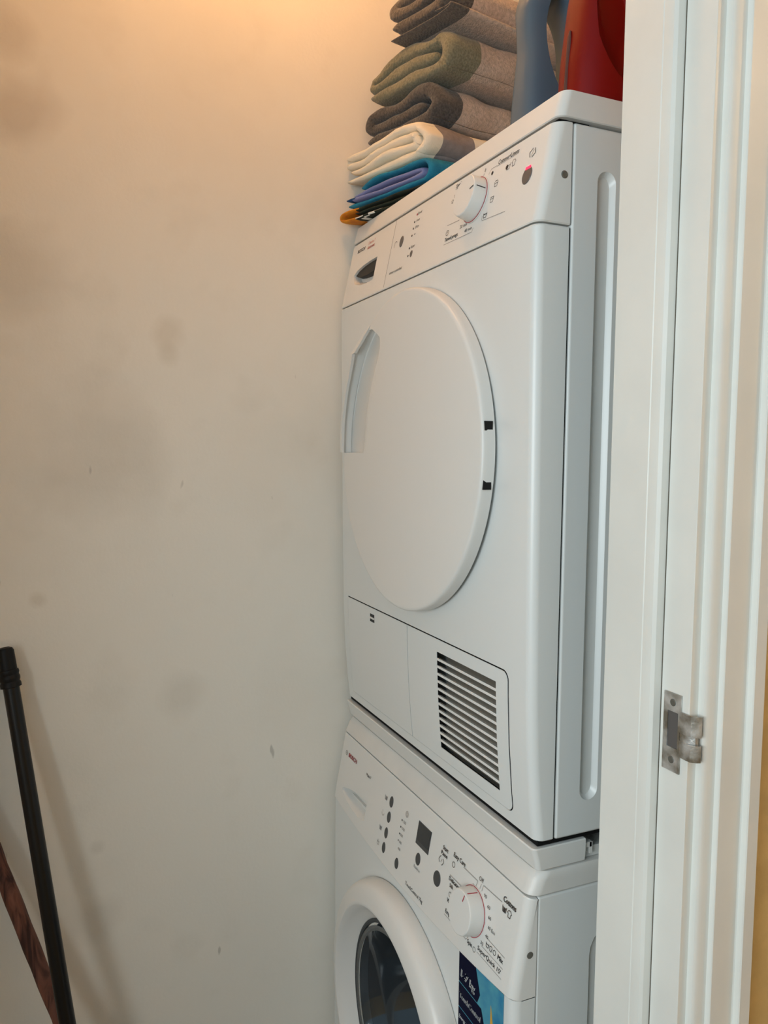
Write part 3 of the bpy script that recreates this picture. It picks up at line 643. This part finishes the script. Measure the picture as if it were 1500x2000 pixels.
for x in (.06, .56):
    for y in (.06, .53):
        V, Fc = lathe([(.02, 0.0), (.02, .012), (.012, .012), (.012, .022)], 16, lambda r, h, a: (x + r * math.cos(a), y + r * math.sin(a), h)); obj('foot', V, Fc, 'black', wm)

# ------------------------------------------------------------------ towels
def catmull(P, n):
    out = []
    for i in range(len(P) - 1):
        p0, p1, p2, p3 = P[max(i - 1, 0)], P[i], P[i + 1], P[min(i + 2, len(P) - 1)]
        for k in range(n):
            t = k / n
            out.append(tuple(.5 * (2 * p1[c] + (p2[c] - p0[c]) * t + (2 * p0[c] - 5 * p1[c] + 4 * p2[c] - p3[c]) * t * t + (3 * p1[c] - p0[c] - 3 * p2[c] + p3[c]) * t ** 3) for c in (0, 1)))
    return out + [tuple(P[-1])]
SHEAR = math.tan(math.radians(17))
def ribbon(path, th, L, base, H, warp, vseg, matfn, seed, fr_amp=.006, nrm=5, wob=.0015):
    """cloth of thickness th following path (u, w), running back over length L; returns verts, faces, material ids"""
    P = catmull(path, nrm); N = len(P); nr = []
    for i in range(N):
        a = Vector(P[max(i - 1, 0)]); b = Vector(P[min(i + 1, N - 1)]); d = (b - a).normalized() if (b - a).length > 1e-9 else Vector((1, 0)); nr.append(Vector((-d.y, d.x)))
    loops = []; vs = []
    for v, k in vseg:
        left = []; right = []
        for i in range(N):
            e = min(i, N - 1 - i); te = th / 2 * k * (1 if e >= 3 else (.45, .75, .92)[e])
            for sgn, L_ in ((1, left), (-1, right)):
                u = P[i][0] + nr[i].x * te * sgn; w = P[i][1] + nr[i].y * te * sgn
                L_.append((u, w, i))
        loop = left + right[::-1]; pts = []
        for u, w, i in loop:
            off = fr_amp * noise.noise(Vector((i * .09, seed * 7.3, 0))) * max(0, 1 - v / .06)
            vv = v + off
            u2, w2 = warp(u, w, vv)
            nz = noise.noise_vector(Vector((u2 * 28 + seed, vv * 22, w2 * 40))) * wob
            x = base[0] + u2 + nz.x; y = base[1] + SHEAR * u2 + vv + nz.y; z = base[2] + max(w2, 0.0006) + (nz.z if w2 > .003 else 0)
            z = ZT + .0008 + max(0, (z - ZT - .0008)) * (1 - .45 * max(vv, 0))
            pts.append(Vector((max(x, .0035), y, z)))
        loops.append(pts); vs.append(v)
    n = 2 * N; V = [p for l in loops for p in l]; Fc = []; mi = []
    for r in range(len(loops) - 1):
        for j in range(n):
            q = (j + 1) % n; Fc.append((r * n + j, r * n + q, (r + 1) * n + q, (r + 1) * n + j)); i = j if j < N else 2 * N - 1 - j
            mi.append(matfn((vs[r] + vs[r + 1]) / 2, P[min(i, N - 1)][0], P[min(i, N - 1)][1], i / N))
    for r in (0, len(loops) - 1):
        for i in range(N - 1):
            Fc.append((r * n + i, r * n + i + 1, r * n + (n - 2 - i), r * n + (n - 1 - i))); mi.append(matfn(vs[r], P[i][0], P[i][1], i / N))
    return V, Fc, mi
def vsegs(L, marks):
    a = [(0.0, .30), (.0015, .62), (.004, .85), (.009, 1.0)]; s = .009; step = .011; b = []
    while s + step < L - .006: s += step; b.append(s)
    b = sorted(set([round(q, 4) for q in b if all(abs(q - m) > .004 for m in marks)] + list(marks)))
    return a + [(q, 1.0) for q in b] + [(L - .004, .9), (L, .4)]
def spiral(W, H, n=4):
    """four layers: open at bottom left, outer wrap round the right, looped at top left"""
    q = H / 4; R = H / 2
    c = W - R
    P = [(.010, .5 * q), (c * .5, .5 * q), (c, .5 * q)]
    for a in (-60, -30, 0, 30, 60): P.append((c + 1.5 * q * math.cos(math.radians(a)), R + 1.5 * q * math.sin(math.radians(a))))
    P += [(c, 3.5 * q), (c * .55, 3.5 * q), (q * .9, 3.5 * q), (q * .52, 3.30 * q), (q * .42, 3.0 * q), (q * .52, 2.70 * q), (q * .9, 2.5 * q), (c * .5, 2.5 * q), (c - .2 * q, 2.5 * q), (c + .15 * q, 2.33 * q), (c + .28 * q, 2 * q), (c + .15 * q, 1.67 * q), (c - .2 * q, 1.5 * q), (c * .5, 1.5 * q), (.016, 1.5 * q)]
    return P
def spiral3(W, H):
    q = H / 3; R_ = H / 2; c = W - R_
    P = [(.012, .5 * q), (c * .5, .5 * q), (c, .5 * q)]
    for a in (-60, -25, 10, 45, 70): P.append((c + q * math.cos(math.radians(a)) * 1.05, R_ + q * math.sin(math.radians(a))))
    P += [(c - .2 * q, 2.5 * q), (c * .5, 2.5 * q), (q * 1.05, 2.5 * q), (q * .60, 2.30 * q), (q * .48, 2.0 * q), (q * .60, 1.70 * q), (q * 1.05, 1.5 * q), (c * .5, 1.5 * q), (c - .1 * q, 1.5 * q)]
    return P
def towel(name, label, base, W, H, L, mats, matfn, marks, warp, seed, th=None, path=None, wob=.0022, extra=None):
    root = thing(name, (base[0] + W / 2, base[1] + L / 2, base[2]), label, 'towel', 'folded towels on the dryer')
    V, Fc, mi = ribbon(path or spiral(W, H), th or H / 4 * .95, L, base, H, warp, vsegs(L, marks), matfn, seed, wob=wob)
    obj('folded_cloth', V, Fc, mats, root, ang=180, wn=False, mi=mi); return root
def waver(H, a, lam, ph, left, sag):
    def f(u, w, v):
        t = w / H
        return u, w * (1 + left * math.exp(-(u / .05) ** 2)) + a * t * (math.sin(u * 2 * PI / lam + ph + v * 6) - 1) - sag * t * max(0, v)
    return f
L6 = lambda v, u, w, i: 1 if (u < .052) else (2 if .056 < u < .10 and w < .010 and noise.noise(Vector((u * 170, v * 170 + w * 200, 4))) > .12 else 0)
b6 = (.006, -.004, ZT + .001)
H6 = .026
p6 = [(.225, .0042), (.15, .0042), (.07, .0042), (.03, .0045), (.012, .0075), (.008, .0120), (.014, .0165), (.035, .0185), (.08, .0190), (.15, .0205), (.20, .0205), (.2130, .0175), (.2120, .0125), (.19, .0118), (.12, .0118), (.05, .0118)]
t6 = towel('printed_towel', 'dark green and gold printed cloth at the bottom of the towel stack', b6, .23, H6, .22, ['green_print', 'gold', 'white_print'], L6, [], waver(H6, .0010, .11, 0, 0, 0), 3, th=.0062, path=p6, wob=.0016)
p5o = [(.012, .0060), (.05, .0055), (.12, .0055), (.185, .0060), (.200, .0085), (.2080, .0170), (.2080, .0270), (.199, .0350), (.18, .0380), (.12, .0385), (.085, .0380), (.060, .0340), (.046, .0300)]
p5 = [(q[0], q[1]) for q in p5o]
H5 = .043
t5 = towel('blue_towel', 'turquoise cotton towel with lilac lining folded near the bottom of the stack', (.006, .006, ZT + .0275), .22, H5, .23, ['turq', 'lilac', 'navy_cotton'], lambda v, u, w, i: 0, [], waver(H5, .0012, .2, 1, 0, 0), 5, th=.0085, path=p5, wob=.0016)
V, Fc, mi = ribbon([(.010, .0165), (.04, .0150), (.10, .0145), (.165, .0155), (.182, .0185), (.186, .0220), (.180, .0265), (.150, .0280), (.10, .0275), (.055, .0235), (.026, .0195)], .0075, .22, (.006, .010, ZT + .0275), H5, waver(H5, .001, .2, 1, 0, 0), vsegs(.22, []), lambda v, u, w, i: 1 if u < .03 and w < .018 else 0, 8, wob=.0012)
obj('inner_layer', V, Fc, ['lilac', 'navy_cotton'], t5, ang=180, wn=False, mi=mi)
H4 = .062
towel('cream_towel', 'cream cotton towel with a grey band, third from the bottom of the stack', (.006, .010, ZT + .0715), .20, H4, .24, ['cot_cream', 'cot_grey'], lambda v, u, w, i: 1 if .026 < v < .088 else 0, [.026, .088], waver(H4, .0045, .16, 2.6, -.12, 0), 11, wob=.0042)
H3 = .066
towel('charcoal_towel', 'charcoal terry towel with pale body lying on the cream towel', (.016, .043, ZT + .1355), .175, H3, .26, ['terry_char', 'terry_cream'], lambda v, u, w, i: 0 if v < .044 else 1, [.044], waver(H3, .0045, .11, .3, -.10, 0), 17, wob=.0042, th=H3 / 3 * .97, path=spiral3(.175, H3))
H2 = .070
towel('sage_towel', 'sage green terry towel with pale body, second from the top of the stack', (.022, .046, ZT + .2065), .195, H2, .26, ['terry_sage', 'terry_cream'], lambda v, u, w, i: 0 if v < .052 else 1, [.052], waver(H2, .0050, .13, 3.6, -.20, 0), 23, wob=.0046, th=H2 / 3 * .97, path=spiral3(.195, H2))
H1 = .068
t1 = towel('dark_grey_towel', 'dark grey terry towel with pale body on top of the towel stack', (.085, .055, ZT + .2955), .130, H1, .25, ['terry_dark', 'terry_cream'], lambda v, u, w, i: 0 if v < .050 else 1, [.050], waver(H1, .0045, .10, 1.0, -.15, 0), 31, wob=.0042, th=H1 / 3 * .97, path=spiral3(.130, H1))

V, Fc, mi = ribbon([(.010, .0042), (.05, .0042), (.10, .0042), (.128, .0044), (.1400, .0058), (.1440, .0086), (.1400, .0112), (.126, .0124), (.108, .0124)], .0036, .25, (.088, .052, ZT + .2800), .016, lambda u, w, v: (u, w), vsegs(.25, []), lambda v, u, w, i: 0 if v < .03 else 1, 41, wob=.0010)
obj('hem_fold', V, Fc, ['terry_dark', 'terry_cream'], t1, ang=180, wn=False, mi=mi)
# ------------------------------------------------------------------ detergent jugs
def jug(name, label, cx, yf, thick, depth, H, tab, m, hole, through, power=2.7):
    root = thing(name, (cx, yf + depth / 2, ZT), label, 'detergent jug', 'detergent jugs on the dryer')
    loops = []; n = 48
    hs = sorted(set([0, .003, .008] + [H * k / 22 for k in range(1, 23)]))
    for h in hs:
        a = thick / 2 * interp(tab[0], h / H); y0 = yf + interp(tab[1], h / H); y1 = yf + depth - interp(tab[2], h / H)
        e = .006 if h == 0 else (.002 if h == .003 else 0); loop = []
        for j in range(n):
            t = 2 * PI * j / n; c, s = math.cos(t), math.sin(t); ex = 2 / power
            loop.append(((cx + (a - e) * math.copysign(abs(c) ** ex, c)), (y0 + y1) / 2 + ((y1 - y0) / 2 - e) * math.copysign(abs(s) ** ex, s), ZT + .0003 + h))
        loops.append(loop)
    v, f = loft(loops); body = obj('body', v, f, m, root, ang=60, wn=False)
    hy, hz, ry, rz = hole; x0, x1, soft = through
    rows = []
    for x, k in ((x0, soft), (x0 + (x1 - x0) * .3, 1.0), (x0 + (x1 - x0) * .7, 1.05), (x1, 1.25)):
        rows.append([(x, hy + ry * k * math.cos(2 * PI * j / 32) - .10 * rz * math.sin(2 * PI * j / 32), hz + rz * k * math.sin(2 * PI * j / 32)) for j in range(32)])
    v, f = loft(rows); boolean(body, v, f); 
    for md in list(body.modifiers): body.modifiers.remove(md)
    V, Fc = lathe([(.024, ZT + H - .004), (.024, ZT + H + .030), (.022, ZT + H + .034)], 28, lambda r, h, a: (cx + r * math.cos(a), yf + depth * .6 + r * math.sin(a), h)); obj('cap', V, Fc, m, root)
    return root, body
r, b = jug('detergent_jug', 'red plastic detergent jug at the front corner of the dryer top', .5610, .0680, .088, .185, .27,
    ([(0, 1), (.15, 1), (.5, .93), (.8, .85), (.92, .6), (1, .35)], [(0, 0), (.2, .002), (.45, .010), (.7, .022), (.9, .05), (1, .06)], [(0, 0), (.7, .01), (.9, .04), (1, .06)]), 'red_jug', (.117, 1.836, .034, .080), (.581, .620, .55))
v, f = tube([(.5610, .0681 + .0005 * k, 1.732 + .0085 * k) for k in range(11)], [.0012] + [.0026] * 9 + [.0012], n=8); obj('level_window', v, f, 'level', b)
jug('detergent_jug', 'slate blue plastic detergent jug with open handle between towels and red jug', .4150, .0950, .070, .175, .275,
    ([(0, 1), (.15, .98), (.40, .80), (.58, .68), (.66, .70), (.74, .86), (.85, .85), (.94, .6), (1, .3)], [(0, 0), (.3, .004), (.5, .008), (.7, .004), (.8, .015), (.92, .05), (1, .06)], [(0, 0), (.7, .005), (.9, .04), (1, .06)]), 'blue_jug', (.152, 1.875, .0235, .066), (.360, .480, 1.25), power=3.8)

# ------------------------------------------------------------------ poles leaning in the corner
def pole_pts(a, b, n): return [Vector(a).lerp(Vector(b), k / n) for k in range(n + 1)]
top = Vector((.0185, -.5480, 1.033)); low = Vector((.120, -.4730, .470)); d = (low - top) / (top.z - low.z)
foot = top + d * (top.z - .006)
pole = thing('broom_pole', foot, 'black broom pole with a plastic end cap leaning on the wall', 'pole')
v, f = tube(pole_pts(top + d * .03, foot, 12), .0118, 20); obj('shaft', v, f, 'pole', pole)
c0 = top + d * .002
v, f = tube([c0, c0 + d * .002, c0 + d * .006, c0 + d * .034, c0 + d * .0345, c0 + d * .038, c0 + d * .042, c0 + d * .045, c0 + d * .048, c0 + d * .052, c0 + d * .055, c0 + d * .060, c0 + d * .061], [.006, .0105, .0125, .0128, .0142, .0150, .0138, .0150, .0150, .0140, .0152, .0152, .0120], 24); obj('end_cap', v, f, 'black', pole)
a = Vector((.045, -.5602, .6915)); b = Vector((.075, -.4931, .4860)); d = (b - a) / (a.z - b.z)
t0 = a - d * .16; t1_ = a + d * (a.z - .010)
pts = pole_pts(t0, t1_, 60); rad = [.0122 + .0012 * noise.noise(Vector((k * .35, 0, 0))) for k in range(61)]
v, f = tube(pts, rad, 18); 
v = [q + Vector(noise.noise_vector(Vector((q.x * 90, q.y * 90, q.z * 18)))) * .0012 for q in v]
tag(obj('wooden_stick', v, f, 'wood', wn=False), 'rough reddish brown wooden stick behind the black broom pole', 'stick')
